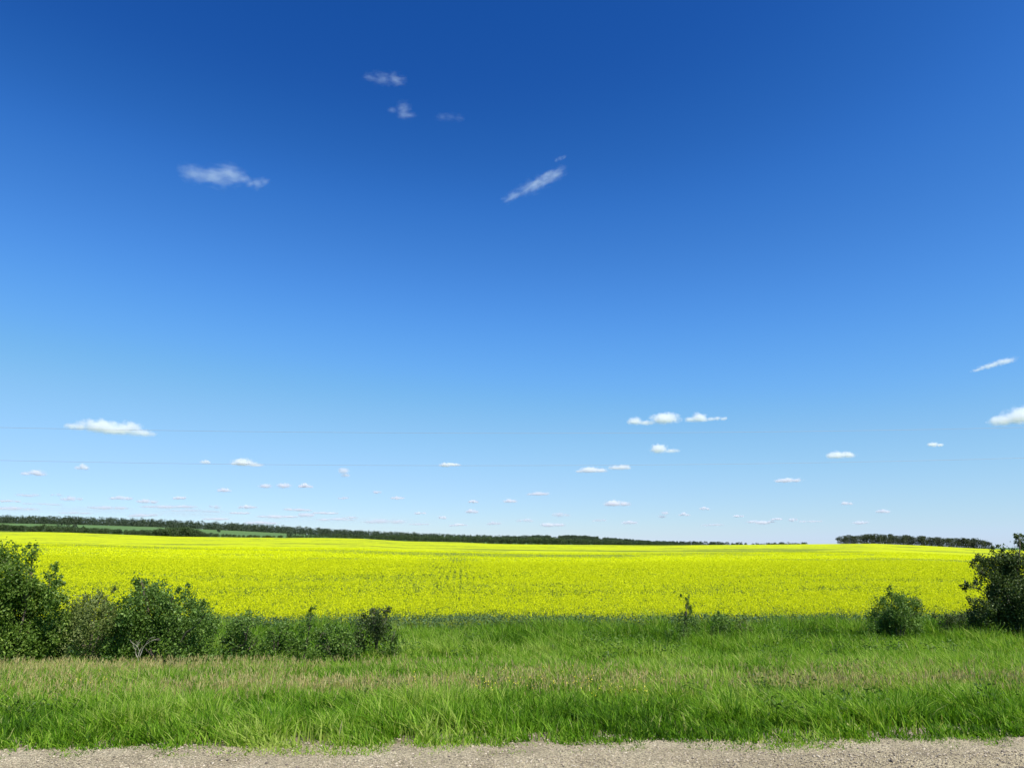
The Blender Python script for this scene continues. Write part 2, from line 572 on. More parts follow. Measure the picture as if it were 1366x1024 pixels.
def cover(x, y):
    """Share of the canopy in bloom: streaks where the stand is thin, drill rows on one rise."""
    st = fbm2(x / 24.0 + 0.4 * np.sin(y / 30), y / 5.0, 4)
    c = 1.0 - 0.85 * smooth(0.50, 0.66, st) * smooth(40, 58, y) * (0.35 + 0.65 * noise2(x / 0.9, y / 0.9))
    st2 = fbm2(x / 45.0 + 9.1, y / 26.0 + 4.4, 4)
    c = c * (1 - 0.62 * smooth(0.52, 0.66, st2) * smooth(90, 150, y) * (1 - 0.55 * smooth(250, 450, y)))
    rowband = smooth(60, 74, y) * (1 - smooth(120, 300, y)) * (np.exp(-((x + 2.6) / 4.2) ** 2) + 0.25 * np.exp(-((x - 4.0) / 12.0) ** 2))
    c = c * (1 - np.clip(1.1 * rowband, 0, 0.85) * smooth(0.25, 0.75, 0.5 + 0.5 * np.cos(2 * np.pi * x / 0.66)) * (0.5 + 0.7 * noise2(x / 2, y / 6)))
    band2 = np.exp(-((y - 56) / 5) ** 2) * smooth(0.35, 0.6, noise2(x / 5, y / 4))
    fine = noise2(x / 0.45 + 11, y / 0.45)
    return np.clip(c * (1 - 0.5 * band2) * (1 - 0.75 * smooth(0.55, 0.85, fine) * (1 - smooth(80, 140, y))), 0, 1)


def build_canola():
    s = Soup()
    g = np.random.default_rng(5)
    # canopy sheet
    ys = np.concatenate([[0.0, 0.01], np.arange(0.6, 30, 0.6), np.geomspace(30, 749, 190)])
    us = np.concatenate([np.linspace(-2.4, -1.05, 60)[:-1], np.linspace(-1.05, 1.25, 520), np.linspace(1.25, 2.6, 60)[1:]])
    D, U = np.meshgrid(ys, us, indexing='ij')
    X = U * (D + 50)
    Y = field_edge(X) + 1.2 + D
    far = smooth(90, 170, Y)
    Z = land(X, Y) + 0.55 + 0.42 * far + 0.10 * (fbm2(X / 0.9, Y / 0.9, 2) - 0.5)
    Z = np.where(Y > 782, Z - 0.6, Z)
    Z[0] = land(X[0], Y[0]) - 0.05
    c = cover(X, Y) * (0.05 + 0.95 * smooth(70, 190, Y)) * smooth(0.5, 4, D)
    d = np.stack([X, Y, Z - CAM_Z], -1) @ CAM_ROT
    px = PW / 2 + FPX * d[..., 0] / np.maximum(-d[..., 2], 1e-3)
    c = c * (1 - 0.75 * smooth(600, 740, Y) * (1 - smooth(20, 60, px)))
    n_u = len(us)
    i, j = np.meshgrid(np.arange(len(ys) - 1), np.arange(n_u - 1), indexing='ij')
    a = (i * n_u + j).ravel()
    f = np.concatenate([np.stack([a, a + 1, a + n_u + 1], 1), np.stack([a, a + n_u + 1, a + n_u], 1)])
    s.add(np.stack([X, Y, Z], -1).reshape(-1, 3), f, c.ravel(), 0)

    def scatter(y0, y1, dens):
        n = int(dens * (y1 - y0) * 2.4 * ((y0 + y1) / 2 * 0.84 + 4))
        y = y0 + (y1 - y0) * np.sqrt(g.random(n) * (1 - (y0 / y1) ** 2) + (y0 / y1) ** 2) if False else g.uniform(y0, y1, n)
        x = g.uniform(-0.88, 1.06, n) * (y + 4)
        ok = g.random(n) < (y + 4) / (y1 + 4)
        return x[ok], y[ok]

    def heads(y0, y1, dens, per, size, spread):
        x, y = scatter(y0, y1, dens)
        e = field_edge(x)
        depth = y - e
        bf = 0.6 * bare_front(x)
        k = (depth > 0) & (g.random(len(x)) < cover(x, y)) & (g.random(len(x)) < np.clip(0.25 + (depth - 1.3 * bf) / 1.6, 0, 1))
        k &= ~((bf > 0.5) & (depth < 0.7 * bf * (0.5 + noise2(x / 1.5, x * 0))))
        x, y = x[k], y[k]
        n = len(x)
        h = np.clip(g.normal(0.97, 0.10, n) - 0.22 * np.exp(-np.clip(y - field_edge(x), 0, 9) / 0.7) * g.random(n), 0.6, 1.25) + 0.10 * (fbm2(x / 1.3, y / 1.3, 2) - 0.5)
        base = land(x, y) + h
        c_ = np.stack([x, y, base], 1)
        c_ = np.repeat(c_, per, 0) + g.normal(size=(n * per, 3)) * np.array(spread)
        t = np.repeat(g.random(n), per) * 0.6 + 0.4 * g.random(n * per)
        sz = size * g.uniform(0.7, 1.3, n * per)
        v, f = leaf_quads(c_, sz, sz * 0.8, g, up=1.1, fold=0.2)
        s.add(v, f, np.repeat(t, 4), 1)
        return n

    heads(35.4, 48, 64, 6, 0.052, (0.026, 0.026, 0.05))
    heads(48, 75, 38, 5, 0.074, (0.04, 0.04, 0.06))
    heads(75, 130, 21, 4, 0.105, (0.07, 0.07, 0.07))
    heads(130, 240, 4.5, 3, 0.20, (0.16, 0.16, 0.07))

    # stems and leaves: every front plant down to the ground, deeper ones only near the top
    def leaves(y0, y1, dens, lo, hi, ln, mi=2):
        x, y = scatter(y0, y1, dens)
        k = (y - field_edge(x) > -0.15)
        x, y = x[k], y[k]
        n = len(x)
        z = land(x, y) + g.uniform(lo, hi, n)
        L = ln * g.uniform(0.6, 1.4, n)
        v, f = leaf_quads(np.stack([x, y, z], 1), L, L * 0.42, g, up=0.3)
        s.add(v, f, np.repeat(g.random(n), 4), mi)
    leaves(35.0, 38.5, 230, 0.12, 0.88, 0.12)
    leaves(38.0, 60, 45, 0.6, 0.92, 0.13, 3)
    leaves(60, 130, 12, 0.65, 0.92, 0.20, 3)
    x, y = scatter(35.2, 46, 40)
    k = y > field_edge(x)
    x, y = x[k], y[k]
    p = np.stack([x, y, land(x, y)], 1)
    v, f, m_ = blades(p, g.uniform(0.75, 1.0, len(x)), np.full(len(x), 0.014), g, lean=0.1, segs=2)
    s.add(v, f, np.repeat(g.uniform(0.4, 1, len(x)), m_), 2)

    m, n, l = new_mat('canola_canopy')
    at_ = n.new('ShaderNodeAttribute')
    at_.attribute_name = 'tint'
    tc = n.new('ShaderNodeTexCoord')
    nz = n.new('ShaderNodeTexNoise')
    nz.inputs['Scale'].default_value = 3.0
    nz.inputs['Detail'].default_value = 5
    nz.inputs['Roughness'].default_value = 0.7
    nz2 = n.new('ShaderNodeTexNoise')
    nz2.inputs['Scale'].default_value = 0.12
    nz2.inputs['Detail'].default_value = 6
    nz2.inputs['Roughness'].default_value = 0.65
    # bloom where noise < cover
    sub = n.new('ShaderNodeMath')
    sub.operation = 'SUBTRACT'
    mp = n.new('ShaderNodeMapRange')
    mp.inputs['From Min'].default_value = 0.28
    mp.inputs['From Max'].default_value = 0.72
    mr = n.new('ShaderNodeMapRange')
    mr.inputs['From Min'].default_value = -0.15
    mr.inputs['From Max'].default_value = 0.10
    mr.interpolation_type = 'SMOOTHSTEP'
    gcol = n.new('ShaderNodeMix')
    gcol.data_type = 'RGBA'
    gcol.inputs[6].default_value = (0.11, 0.155, 0.018, 1)
    gcol.inputs[7].default_value = (0.19, 0.24, 0.026, 1)
    ycol = n.new('ShaderNodeMix')
    ycol.data_type = 'RGBA'
    ycol.inputs[6].default_value = (0.405, 0.46, 0.006, 1)
    ycol.inputs[7].default_value = (0.475, 0.52, 0.008, 1)
    mx = n.new('ShaderNodeMix')
    mx.data_type = 'RGBA'
    bp = n.new('ShaderNodeBump')
    bp.inputs['Strength'].default_value = 0.5
    bp.inputs['Distance'].default_value = 0.15
    pr = n.new('ShaderNodeBsdfPrincipled')
    pr.inputs['Roughness'].default_value = 0.9
    pr.inputs['Specular IOR Level'].default_value = 0.05
    out = n.new('ShaderNodeOutputMaterial')
    l.new(tc.outputs['Object'], nz.inputs['Vector'])
    l.new(tc.outputs['Object'], nz2.inputs['Vector'])
    l.new(nz.outputs[0], mp.inputs[0])
    l.new(at_.outputs['Fac'], sub.inputs[0])
    l.new(mp.outputs[0], sub.inputs[1])
    l.new(sub.outputs[0], mr.inputs[0])
    l.new(nz2.outputs[0], ycol.inputs[0])
    l.new(nz.outputs[0], gcol.inputs[0])
    l.new(mr.outputs[0], mx.inputs[0])
    l.new(gcol.outputs[2], mx.inputs[6])
    l.new(ycol.outputs[2], mx.inputs[7])
    l.new(mx.outputs[2], pr.inputs['Base Color'])
    l.new(nz.outputs[0], bp.inputs['Height'])
    l.new(bp.outputs[0], pr.inputs['Normal'])
    l.new(pr.outputs[0], out.inputs['Surface'])
    o = s.build('canola_crop', [m, M_PETAL, M_CANLEAF, M_CANINNER])
    tag(o, 'bright yellow canola crop in full bloom filling the field', 'crop', kind='stuff')


build_canola()


# ------------------------------------------------------------------ grass of the verge and the ditch
def grass_points(g, y0, y1, dens, pad=4.0):
    n = int(dens * (y1 - y0) * 2.05 * (y1 + pad))
    y = g.uniform(y0, y1, n)
    x = g.uniform(-0.95, 1.10, n) * (y1 + pad)
    k = (x > -0.94 * (y + pad)) & (x < 1.09 * (y + pad))
    return x[k], y[k]


def brown(x, y):
    """Where the seed-bearing, drying grass stands: the shoulder before the ditch."""
    b = np.exp(-((y - 13.0 + 0.02 * x) / 1.5) ** 2) * (0.55 + 0.45 * smooth(-8, 2, x))
    left = smooth(3, -9, x)
    b = np.maximum(b, 0.5 * left * smooth(14, 17, y) * (1 - smooth(18.5, 20.5, y)))
    return np.clip(b * (3.4 * fbm2(x / 1.6, y / 0.8, 3) - 1.05), 0, 1)


def build_grass():
    s = Soup()
    g = np.random.default_rng(11)
    wind = (-0.30, 0.0)

    def patch(y0, y1, dens, w, segs, hscale=1.0):
        x, y = grass_points(g, y0, y1, dens)
        lush = fbm2(x / 1.5 + 4, y / 1.1, 3)
        clump = noise2(x / 0.24, y / 0.24)
        tuft = noise2(x / 0.7 + 50, y / 0.55 + 20)
        rim = y - road_edge(x) + 0.12 + 0.20 * (fbm2(x / 0.8, x * 0 + 3, 3) - 0.5)
        k = g.random(len(x)) < (0.10 + 0.90 * smooth(0.30, 0.72, clump)) * (0.5 + 0.84 * smooth(0.0, 0.5, rim))
        k &= rim > -0.06
        k &= y < field_edge(x) + 0.3
        x, y, lush, clump, rim, tuft = x[k], y[k], lush[k], clump[k], rim[k], tuft[k]
        n = len(x)
        h = (0.04 + 0.05 * smooth(0.05, 0.35, rim) + 0.13 * smooth(0.4, 0.8, rim) + 0.22 * smooth(0.6, 1.6, rim)) * np.clip(g.normal(0.85, 0.16, n), 0.4, 1.3) * (0.45 + 1.0 * lush)
        h = h * np.interp(y, [8, 10, 14, 18, 21, 26, 32, 36], [0.75, 0.78, 0.85, 0.9, 0.9, 1.15, 1.5, 2.1]) * hscale
        h = h * np.where((y > 31.5), 1 - 0.22 * bare_front(x), 1)
        h = h * (0.62 + 0.28 * clump + 0.5 * smooth(0.25, 0.8, tuft))
        b = brown(x, y)
        t = np.clip(g.normal(0.41, 0.25, n) + 0.9 * (lush - 0.5) + 0.35 * (tuft - 0.5) + 0.16 * b + 0.35 * (fbm2(x / 5, y / 5 + 8, 2) - 0.5)
                    + 0.15 * (1 - smooth(0.2, 1.0, rim)) - 0.20 * smooth(27, 32, y) * (0.5 + fbm2(x / 3 + 5, y / 2, 2)), 0, 0.8)
        left = smooth(2, -9, x) * smooth(10, 16, y) * (1 - smooth(19, 21, y))
        dry = g.random(n) < 0.02 + 0.22 * b + 0.10 * left
        t = np.where(dry, g.uniform(0.78, 1.0, n), t)
        z = land(x, y) - 0.02
        ww = w * g.uniform(0.6, 1.5, n)
        v, f, m_ = blades(np.stack([x, y, z], 1), h, ww, g, lean=0.62, wind=wind, segs=segs)
        s.add(v, f, np.repeat(t, m_), 0)

    patch(7.3, 10, 2500, 0.0145, 3)
    patch(10, 13, 1700, 0.016, 3)
    patch(13, 18, 950, 0.018, 3)
    patch(18, 24, 620, 0.022, 2)
    patch(24, 37, 400, 0.029, 2)
    o = s.build('grass', [M_GRASS])
    tag(o, 'tall green wind-blown grass between the gravel road and the canola', 'grass', kind='stuff')

    # flowering grass with pinkish brown heads
    s = Soup()
    x, y = grass_points(g, 10.8, 20.5, 190)
    k = g.random(len(x)) < brown(x, y) * 1.0 + 0.015
    x, y = x[k], y[k]
    n = len(x)
    h = g.uniform(0.28, 0.50, n) * np.where((x < -4) & (y > 15), 1.12, 1.0)
    p = np.stack([x, y, land(x, y)], 1)
    v, f, m_ = blades(p, h, np.full(n, 0.006), g, lean=0.2, wind=wind, segs=3)
    s.add(v, f, np.repeat(g.uniform(0.55, 0.95, n), m_), 1)
    tips = v.reshape(n, m_, 3)[:, -1]
    for q in range(4):
        c = tips + g.normal(size=(n, 3)) * [0.008, 0.008, 0.03] - [0, 0, 0.04]
        vv, ff = blades(c - [0, 0, 0.03], g.uniform(0.05, 0.09, n), np.full(n, 0.009), g, lean=0.4, segs=2)[:2]
        s.add(vv, ff, np.repeat(g.random(n), 5), 0)
    o = s.build('seed_grass', [M_SEED, M_GRASS])
    tag(o, 'drying grass with pinkish brown seed heads along the ditch shoulder', 'grass', kind='stuff')

    # broad-leaved weeds in the ditch
    s = Soup()
    for _ in range(150):
        yy = g.uniform(20.5, 35.5)
        xx = g.uniform(-0.66, 0.82) * yy
        if noise2(xx / 4, yy / 3) < 0.45:
            continue
        r = g.uniform(0.10, 0.30)
        k = int(60 * r / 0.2)
        c = np.stack([xx + g.normal(size=k) * r, yy + g.normal(size=k) * r, land(xx, yy) + np.abs(g.normal(size=k)) * r * 0.9 + g.uniform(0.25, 0.55)], 1)
        vv, ff = leaf_quads(c, g.uniform(0.06, 0.12, k), 0.05, g, up=0.4)
        s.add(vv, ff, np.repeat(np.clip(g.normal(g.uniform(0.1, 0.6), 0.15, k), 0, 0.85), 4), 0)
    for _ in range(170):
        yy = g.uniform(8.6, 15.5)
        xx = g.uniform(-0.66, 0.82) * yy
        if noise2(xx / 2.2 + 7, yy / 1.6) < 0.52:
            continue
        r = g.uniform(0.06, 0.17)
        k = int(55 * r / 0.12)
        c = np.stack([xx + g.normal(size=k) * r, yy + g.normal(size=k) * r, land(xx, yy) + np.abs(g.normal(size=k)) * r * 0.7 + g.uniform(0.06, 0.20)], 1)
        vv, ff = leaf_quads(c, g.uniform(0.035, 0.08, k), 0.03, g, up=0.5)
        s.add(vv, ff, np.repeat(np.clip(g.normal(g.uniform(0.0, 0.5), 0.15, k), 0, 0.85), 4), 0)
    o = s.build('ditch_weeds', [M_LEAF_MID])
    tag(o, 'leafy green weeds growing among the ditch grass', 'weeds', kind='stuff')

    # yellow wildflowers near the road
    s = Soup()
    spots = [(672, 925, 11.6, 16, 0.5), (740, 918, 12.2, 6, 0.2), (770, 945, 10.4, 13, 0.5), (795, 958, 9.8, 10, 0.4), (650, 950, 10.2, 6, 0.5),
             (115, 905, 13.0, 8, 0.2), (700, 900, 13.5, 8, 0.4), (860, 965, 9.6, 8, 0.3)]
    for px, py, yy, k, r in spots:
        c0 = at(px, py, yy)
        xs = c0[0] + g.normal(size=k) * r
        y_ = yy + g.normal(size=k) * r
        hh = g.uniform(0.32, 0.52, k)
        p = np.stack([xs, y_, land(xs, y_)], 1)
        v, f, m_ = blades(p, hh, np.full(k, 0.008), g, lean=0.15, segs=3)
        s.add(v, f, np.repeat(g.uniform(0.2, 0.6, k), m_), 1)
        tips = v.reshape(k, m_, 3)[:, -1]
        for q in range(4):
            vv, ff = leaf_quads(tips + g.normal(size=(k, 3)) * [0.02, 0.02, 0.035], g.uniform(0.014, 0.026, k), 0.014, g)
            s.add(vv, ff, np.repeat(g.random(k), 4), 0)
    o = s.build('wildflowers', [M_FLOWER, M_GRASS])
    tag(o, 'small yellow wildflowers standing in the grass beside the road', 'flowers', kind='stuff')


build_grass()


# ------------------------------------------------------------------ shrubs
def stem_path(g, p0, p1, n=5, bow=0.08):
    p0, p1 = np.asarray(p0, float), np.asarray(p1, float)
    L = np.linalg.norm(p1 - p0)
    off = g.normal(size=(n, 3)) * bow * L * 0.4
    out = []
    for k in range(n):
        t = k / (n - 1)
        q = p0 * (1 - t) + p1 * t
        q = q + off[k] * math.sin(math.pi * t)
        q[2] += 0.12 * L * math.sin(math.pi * t)
        out.append(q)
    return np.array(out)


def shrub(name, label, lumps, y, mat, leaf=0.075, dens=1.0, depth=0.8, seed=1, stems=6, dead=None, sparse=0.0, base_px=None, group='shrubs along the ditch'):
    """lumps: (px, py, radius in px) of the leaf masses as they show; each gets its own depth round y."""
    g = np.random.default_rng(seed)
    k = y / FPX * 1.03
    ctr = np.mean([l[0] for l in lumps]) if base_px is None else base_px
    bx = at(ctr, 860, y)[0]
    base = np.array([bx, y, float(land(bx, y))])
    root = empty(name, base)
    tag(root, label, 'shrub', group)
    leafs = Soup()
    cs = []
    for (px, py, r) in lumps:
        r_ = r * k * 0.96
        c = at(px, py, y + g.normal() * depth * 0.45)
        cs.append((c, r_))
        # each mass is several sprays of leaves round twig ends
        ns = max(3, int(14 * (r_ / 0.45) ** 1.7))
        dirs = unit(g.normal(size=(ns, 3)))
        sc = c + dirs * (r_ * g.uniform(0.25, 1.0, (ns, 1)) ** 0.6) * [1, 1.0, 1]
        for q in sc:
            if g.random() < sparse:
                continue
            m_ = int(g.uniform(40, 85) * dens * min(1.6, max(0.35, r_ / 0.4)))
            rr = min(0.24, r_ * 0.55) * g.uniform(0.6, 1.25)
            pos = q + g.normal(size=(m_, 3)) * rr * [0.55, 0.55, 0.62]
            pos[:, 2] = np.maximum(pos[:, 2], base[2] + 0.12)
            L = leaf * g.uniform(0.6, 1.35, m_)
            v, f = leaf_quads(pos - base, L, L * 0.62, g, up=0.45, fold=0.2)
            t = np.clip(g.normal(g.uniform(0.3, 0.65), 0.2, m_), 0, 1)
            leafs.add(v, f, np.repeat(t, 4), 0)
    leafs.build('foliage', [mat], root)
    order = g.permutation(len(cs))[:stems]
    for q in order:
        c, r_ = cs[q]
        st = Soup()
        b0 = g.normal(size=3) * [0.12, 0.12, 0] * min(1.0, len(cs) / 4)
        path = stem_path(g, b0 - [0, 0, 0.05], c - base + [0, 0, r_ * 0.5])
        r0 = 0.012 + 0.012 * np.linalg.norm(path[-1])
        v, f = tube(path, np.linspace(r0, 0.006, len(path)))
        st.add(v, f)
        for _ in range(5):
            a = path[g.integers(2, len(path))]
            e = c - base + unit(g.normal(size=3)) * r_ * 0.95
            tw = stem_path(g, a, e, 4)
            v, f = tube(tw, np.linspace(0.009, 0.003, 4), 4)
            st.add(v, f)
        st.build('stem', [M_BARK], root)
    for (xa, ya, xb, yb) in dead or []:
        p0, p1 = at(xa, ya, y - 1.15) - base, at(xb, yb, y - 1.2) - base
        path = stem_path(g, p0, p1, 5, 0.10)
        st = Soup()
        v, f = tube(path, np.linspace(0.013, 0.005, 5))
        st.add(v, f)
        for _ in range(3):
            a = path[g.integers(2, 5)]
            v, f = tube(stem_path(g, a, a + [g.normal() * 0.18, g.normal() * 0.1, g.uniform(0.1, 0.3)], 3), [0.009, 0.006, 0.003], 4)
            st.add(v, f)
        d = st.build('dead_branch', [M_DEAD], root)
        d['label'] = 'bare bleached branch at the foot of the bush'
    return root


shrub('tall_shrub', 'tall leafy green shrub with two upright tops at the left end of the thicket',
      [(10, 738, 8), (24, 734, 8), (40, 730, 7), (45, 740, 8), (6, 752, 13), (34, 750, 12), (20, 764, 16), (42, 768, 9), (69, 755, 6), (76, 762, 6), (82, 775, 7), (66, 771, 9), (74, 786, 9), (58, 786, 9),
       (18, 786, 28), (46, 800, 24), (70, 800, 14), (5, 826, 38), (45, 832, 32), (-30, 750, 30), (-45, 800, 50), (-30, 845, 45), (14, 866, 34), (54, 866, 28), (85, 838, 20), (84, 868, 16), (30, 880, 20)],
      24.4, M_LEAF_MID, 0.088, 1.1, 1.0, 31, 9, base_px=25)
shrub('willow_shrub', 'loose olive green willow between the tall shrub and the dark round bush',
      [(98, 822, 17), (118, 806, 16), (110, 796, 6), (134, 800, 10), (151, 786, 5), (140, 806, 10), (102, 844, 20), (128, 830, 22), (150, 822, 14), (110, 864, 22), (138, 858, 22), (86, 866, 16), (160, 846, 14)],
      24.0, M_LEAF_OLIVE, 0.070, 1.25, 0.9, 32, 8, sparse=0.05)
shrub('round_shrub', 'broad dark green round bush with bare pale branches at its foot',
      [(188, 778, 10), (206, 784, 15), (190, 798, 18), (176, 812, 18), (244, 788, 9), (250, 800, 12), (228, 806, 20), (204, 812, 24), (262, 812, 14), (276, 824, 13),
       (242, 826, 22), (168, 834, 22), (200, 840, 26), (232, 850, 26), (268, 844, 20), (282, 842, 10), (160, 858, 18), (186, 868, 20), (252, 868, 20), (274, 866, 14)],
      23.6, M_LEAF_DARK, 0.080, 1.15, 1.0, 33, 9, dead=[(185, 884, 184, 858), (184, 878, 177, 860), (186, 876, 196, 856)])
shrub('ragged_shrub', 'ragged grey green shrub standing just beyond the dark round bush',
      [(322, 830, 12), (335, 828, 11), (316, 846, 14), (332, 850, 15), (306, 862, 15), (324, 868, 16), (344, 860, 13), (304, 842, 8), (298, 872, 10), (340, 874, 10)],
      25.0, M_LEAF_DARK, 0.078, 1.25, 0.6, 34, 5, sparse=0.05)
shrub('low_shrub', 'low dark shrub in the ditch beside the ragged grey green shrub',
      [(376, 842, 11), (368, 854, 14), (386, 856, 13), (372, 870, 14), (362, 846, 7), (390, 868, 10), (358, 866, 9)],
      25.0, M_LEAF_DARK, 0.076, 1.25, 0.5, 35, 4, sparse=0.05)
shrub('thin_sapling', 'thin upright sapling whose tip pokes into the yellow bloom',
      [(416, 812, 5), (415, 821, 5), (411, 834, 9), (406, 848, 11), (419, 846, 8), (409, 862, 11), (402, 866, 8)],
      25.2, M_LEAF_DARK, 0.070, 1.1, 0.4, 36, 3, sparse=0.05)
shrub('spreading_shrub', 'spreading low green shrub beside the thin sapling',
      [(430, 850, 13), (445, 842, 11), (440, 862, 17), (424, 868, 13), (458, 860, 15), (450, 874, 14), (466, 850, 10), (470, 868, 11)],
      24.8, M_LEAF_DARK, 0.076, 1.2, 0.6, 37, 5, sparse=0.05)
shrub('dark_shrub', 'small dense very dark bush reaching into the edge of the bloom',
      [(496, 822, 10), (512, 820, 9), (486, 832, 12), (506, 834, 14), (492, 848, 14), (512, 846, 11), (478, 854, 11), (499, 815, 6), (517, 814, 5), (482, 868, 10)],
      25.8, M_LEAF_SHADE, 0.076, 1.25, 0.6, 38, 5)
shrub('low_shrub', 'low green bush leaning against the small very dark bush',
      [(526, 846, 9), (518, 860, 12), (534, 854, 8), (514, 874, 12), (528, 870, 9)],
      25.4, M_LEAF_DARK, 0.072, 1.1, 0.5, 39, 3, sparse=0.08)
shrub('tiny_shrub', 'tiny dark shrublet alone in the open grass of the ditch',
      [(737, 862, 5), (733, 868, 5), (740, 870, 4)],
      27.0, M_LEAF_DARK, 0.06, 0.8, 0.3, 40, 2)
shrub('pointed_shrub', 'slim pointed shrub with a thin spire rising against the canola',
      [(917, 798, 2.6), (909, 794, 1.6), (916, 803, 3), (918, 809, 4), (919, 816, 6), (914, 822, 7), (920, 826, 7), (908, 832, 8), (924, 831, 8), (914, 840, 11), (904, 845, 8), (926, 842, 8), (893, 844, 5)],
      30.6, M_LEAF_DARK, 0.074, 0.95, 0.5, 41, 4, sparse=0.1)
shrub('small_shrub', 'small brownish shrub standing beside the pointed spire shrub',
      [(962, 819, 6), (957, 829, 8), (967, 832, 9), (960, 842, 10), (970, 844, 7), (952, 842, 6)],
      30.6, M_LEAF_DARK, 0.076, 1.3, 0.4, 42, 3)
shrub('tiny_shrub', 'tiny sparse shrub in the grass between the small brownish shrub and the round twiggy bush',
      [(993, 829, 5), (988, 837, 7), (998, 838, 6), (993, 844, 7)],
      30.6, M_LEAF_OLIVE, 0.07, 1.1, 0.3, 43, 2)
shrub('twiggy_shrub', 'compact round twiggy bush with one shoot sticking up beside the big right shrub',
      [(1187, 784, 2.8), (1188, 792, 3.0), (1195, 799, 10), (1208, 802, 11), (1224, 803, 8), (1183, 811, 13), (1200, 814, 16), (1216, 817, 14), (1174, 826, 13),
       (1192, 830, 17), (1211, 834, 16), (1181, 843, 13), (1200, 848, 14), (1220, 832, 10), (1168, 838, 8), (1226, 812, 6), (1176, 802, 5)],
      30.8, M_LEAF_DARK, 0.078, 1.25, 0.7, 44, 6)
shrub('low_shrub', 'low shadowed bush spreading at the foot of the big right shrub',
      [(1250, 825, 7), (1264, 825, 9), (1280, 826, 10), (1294, 822, 10), (1268, 834, 10), (1288, 836, 11), (1304, 832, 13)],
      31.2, M_LEAF_SHADE, 0.075, 0.95, 0.6, 45, 4)
shrub('big_shrub', 'big dark spreading shrub at the right with branches reaching over the bloom',
      [(1357, 716, 6), (1366, 724, 9), (1326, 731, 6), (1338, 733, 6), (1312, 745, 8), (1298, 744, 6), (1302, 754, 7), (1322, 752, 12), (1344, 748, 15), (1290, 782, 7), (1302, 780, 7),
       (1318, 768, 13), (1338, 772, 20), (1366, 760, 26), (1400, 750, 36), (1296, 800, 6), (1310, 812, 12), (1324, 790, 14), (1345, 800, 24), (1370, 800, 30), (1410, 800, 40), (1306, 826, 12), (1326, 824, 20),
       (1356, 830, 26), (1400, 836, 36), (1440, 780, 40), (1430, 836, 34)],
      31.0, M_LEAF_SHADE, 0.095, 1.3, 1.1, 46, 12, base_px=1372)


# ------------------------------------------------------------------ trees at the end of the field
def tree_meshes(n_var, seed, crown_mat, h0, wid, lo=0.16):
    out = []
    for k in range(n_var):
        g = np.random.default_rng(seed + k)
        h = h0
        cr, tr = Soup(), Soup()
        bend = g.normal(size=2) * 0.25
        path = np.array([[bend[0] * t * t, bend[1] * t * t, h * 0.82 * t] for t in np.linspace(0, 1, 5)])
        v, f = tube(path, np.linspace(0.22, 0.05, 5), 6)
        tr.add(v, f)
        nl = 8
        for q in range(nl):
            t = g.uniform(0.28, 0.85)
            p0 = np.array([bend[0] * t * t, bend[1] * t * t, h * 0.82 * t])
            az = g.uniform(0, 6.28)
            ln = wid * (0.45 + 0.55 * math.sin(math.pi * min(1, t * 0.95))) * g.uniform(0.5, 0.95)
            p1 = p0 + [math.cos(az) * ln, math.sin(az) * ln, ln * g.uniform(0.4, 0.9)]
            v, f = tube(stem_path(g, p0, p1, 3), [0.07, 0.05, 0.025], 4)
            tr.add(v, f)
            m = 42
            c = p1 + g.normal(size=(m, 3)) * [wid * 0.26, wid * 0.26, h * 0.075]
            L = g.uniform(0.45, 0.95, m)
            v, f = leaf_quads(c, L, L * 0.75, g, up=0.5)
            cr.add(v, f, np.repeat(np.clip(g.normal(g.uniform(0.3, 0.6), 0.2, m), 0, 1), 4))
        m = 420
        tt = g.random(m)
        rad = wid * (0.42 + 0.52 * np.sin(np.pi * np.clip(tt * 0.9 + 0.1, 0, 1)))
        az = g.uniform(0, 6.28, m)
        rr = rad * np.sqrt(g.random(m))
        c = np.stack([np.cos(az) * rr, np.sin(az) * rr, h * (lo + (1 - lo) * tt)], 1)
        L = g.uniform(0.5, 1.0, m)
        v, f = leaf_quads(c, L, L * 0.75, g, up=0.5)
        cr.add(v, f, np.repeat(np.clip(g.normal(0.45, 0.22, m), 0, 1), 4))
        out.append((tr.mesh('trunk', [M_ASPEN]), cr.mesh('crown', [crown_mat])))
    return out


def plant_tree(var, name, label, group, loc, scale, rot):
    t = empty(name, loc)
    t.scale = scale
    t.rotation_euler = (0, 0, rot)
    tag(t, label, 'tree', group)
    for nm, me in (('trunk', var[0]), ('crown', var[1])):
        o = bpy.data.objects.new(nm, me)
        COL.objects.link(o)
        o.parent = t
    return t


def ground_at_px(px, y):
    p = at(px, 720, y)
    return np.array([p[0], y, float(land(p[0], y))])


def tree_row(variants, name, label, group, pxs, ys, tops, seed, h0, wfac=(0.85, 1.25)):
    """pxs: positions along the row; tops: the row of tree tops (px, py) as seen."""
    g = np.random.default_rng(seed)
    tx, ty = zip(*tops)
    for px in pxs:
        px = px + g.normal() * 1.2
        y = g.uniform(*ys)
        loc = ground_at_px(px, y)
        top = at(px, np.interp(px, tx, ty), y)[2]
        h = max(2.0, (top - loc[2]) * g.uniform(0.86, 1.06))
        loc[2] -= 0.15
        s = h / h0
        w = max(s, 0.55) * g.uniform(*wfac)
        plant_tree(variants[g.integers(len(variants))], name, label, group, loc, (w, w, s), g.uniform(0, 6.28))


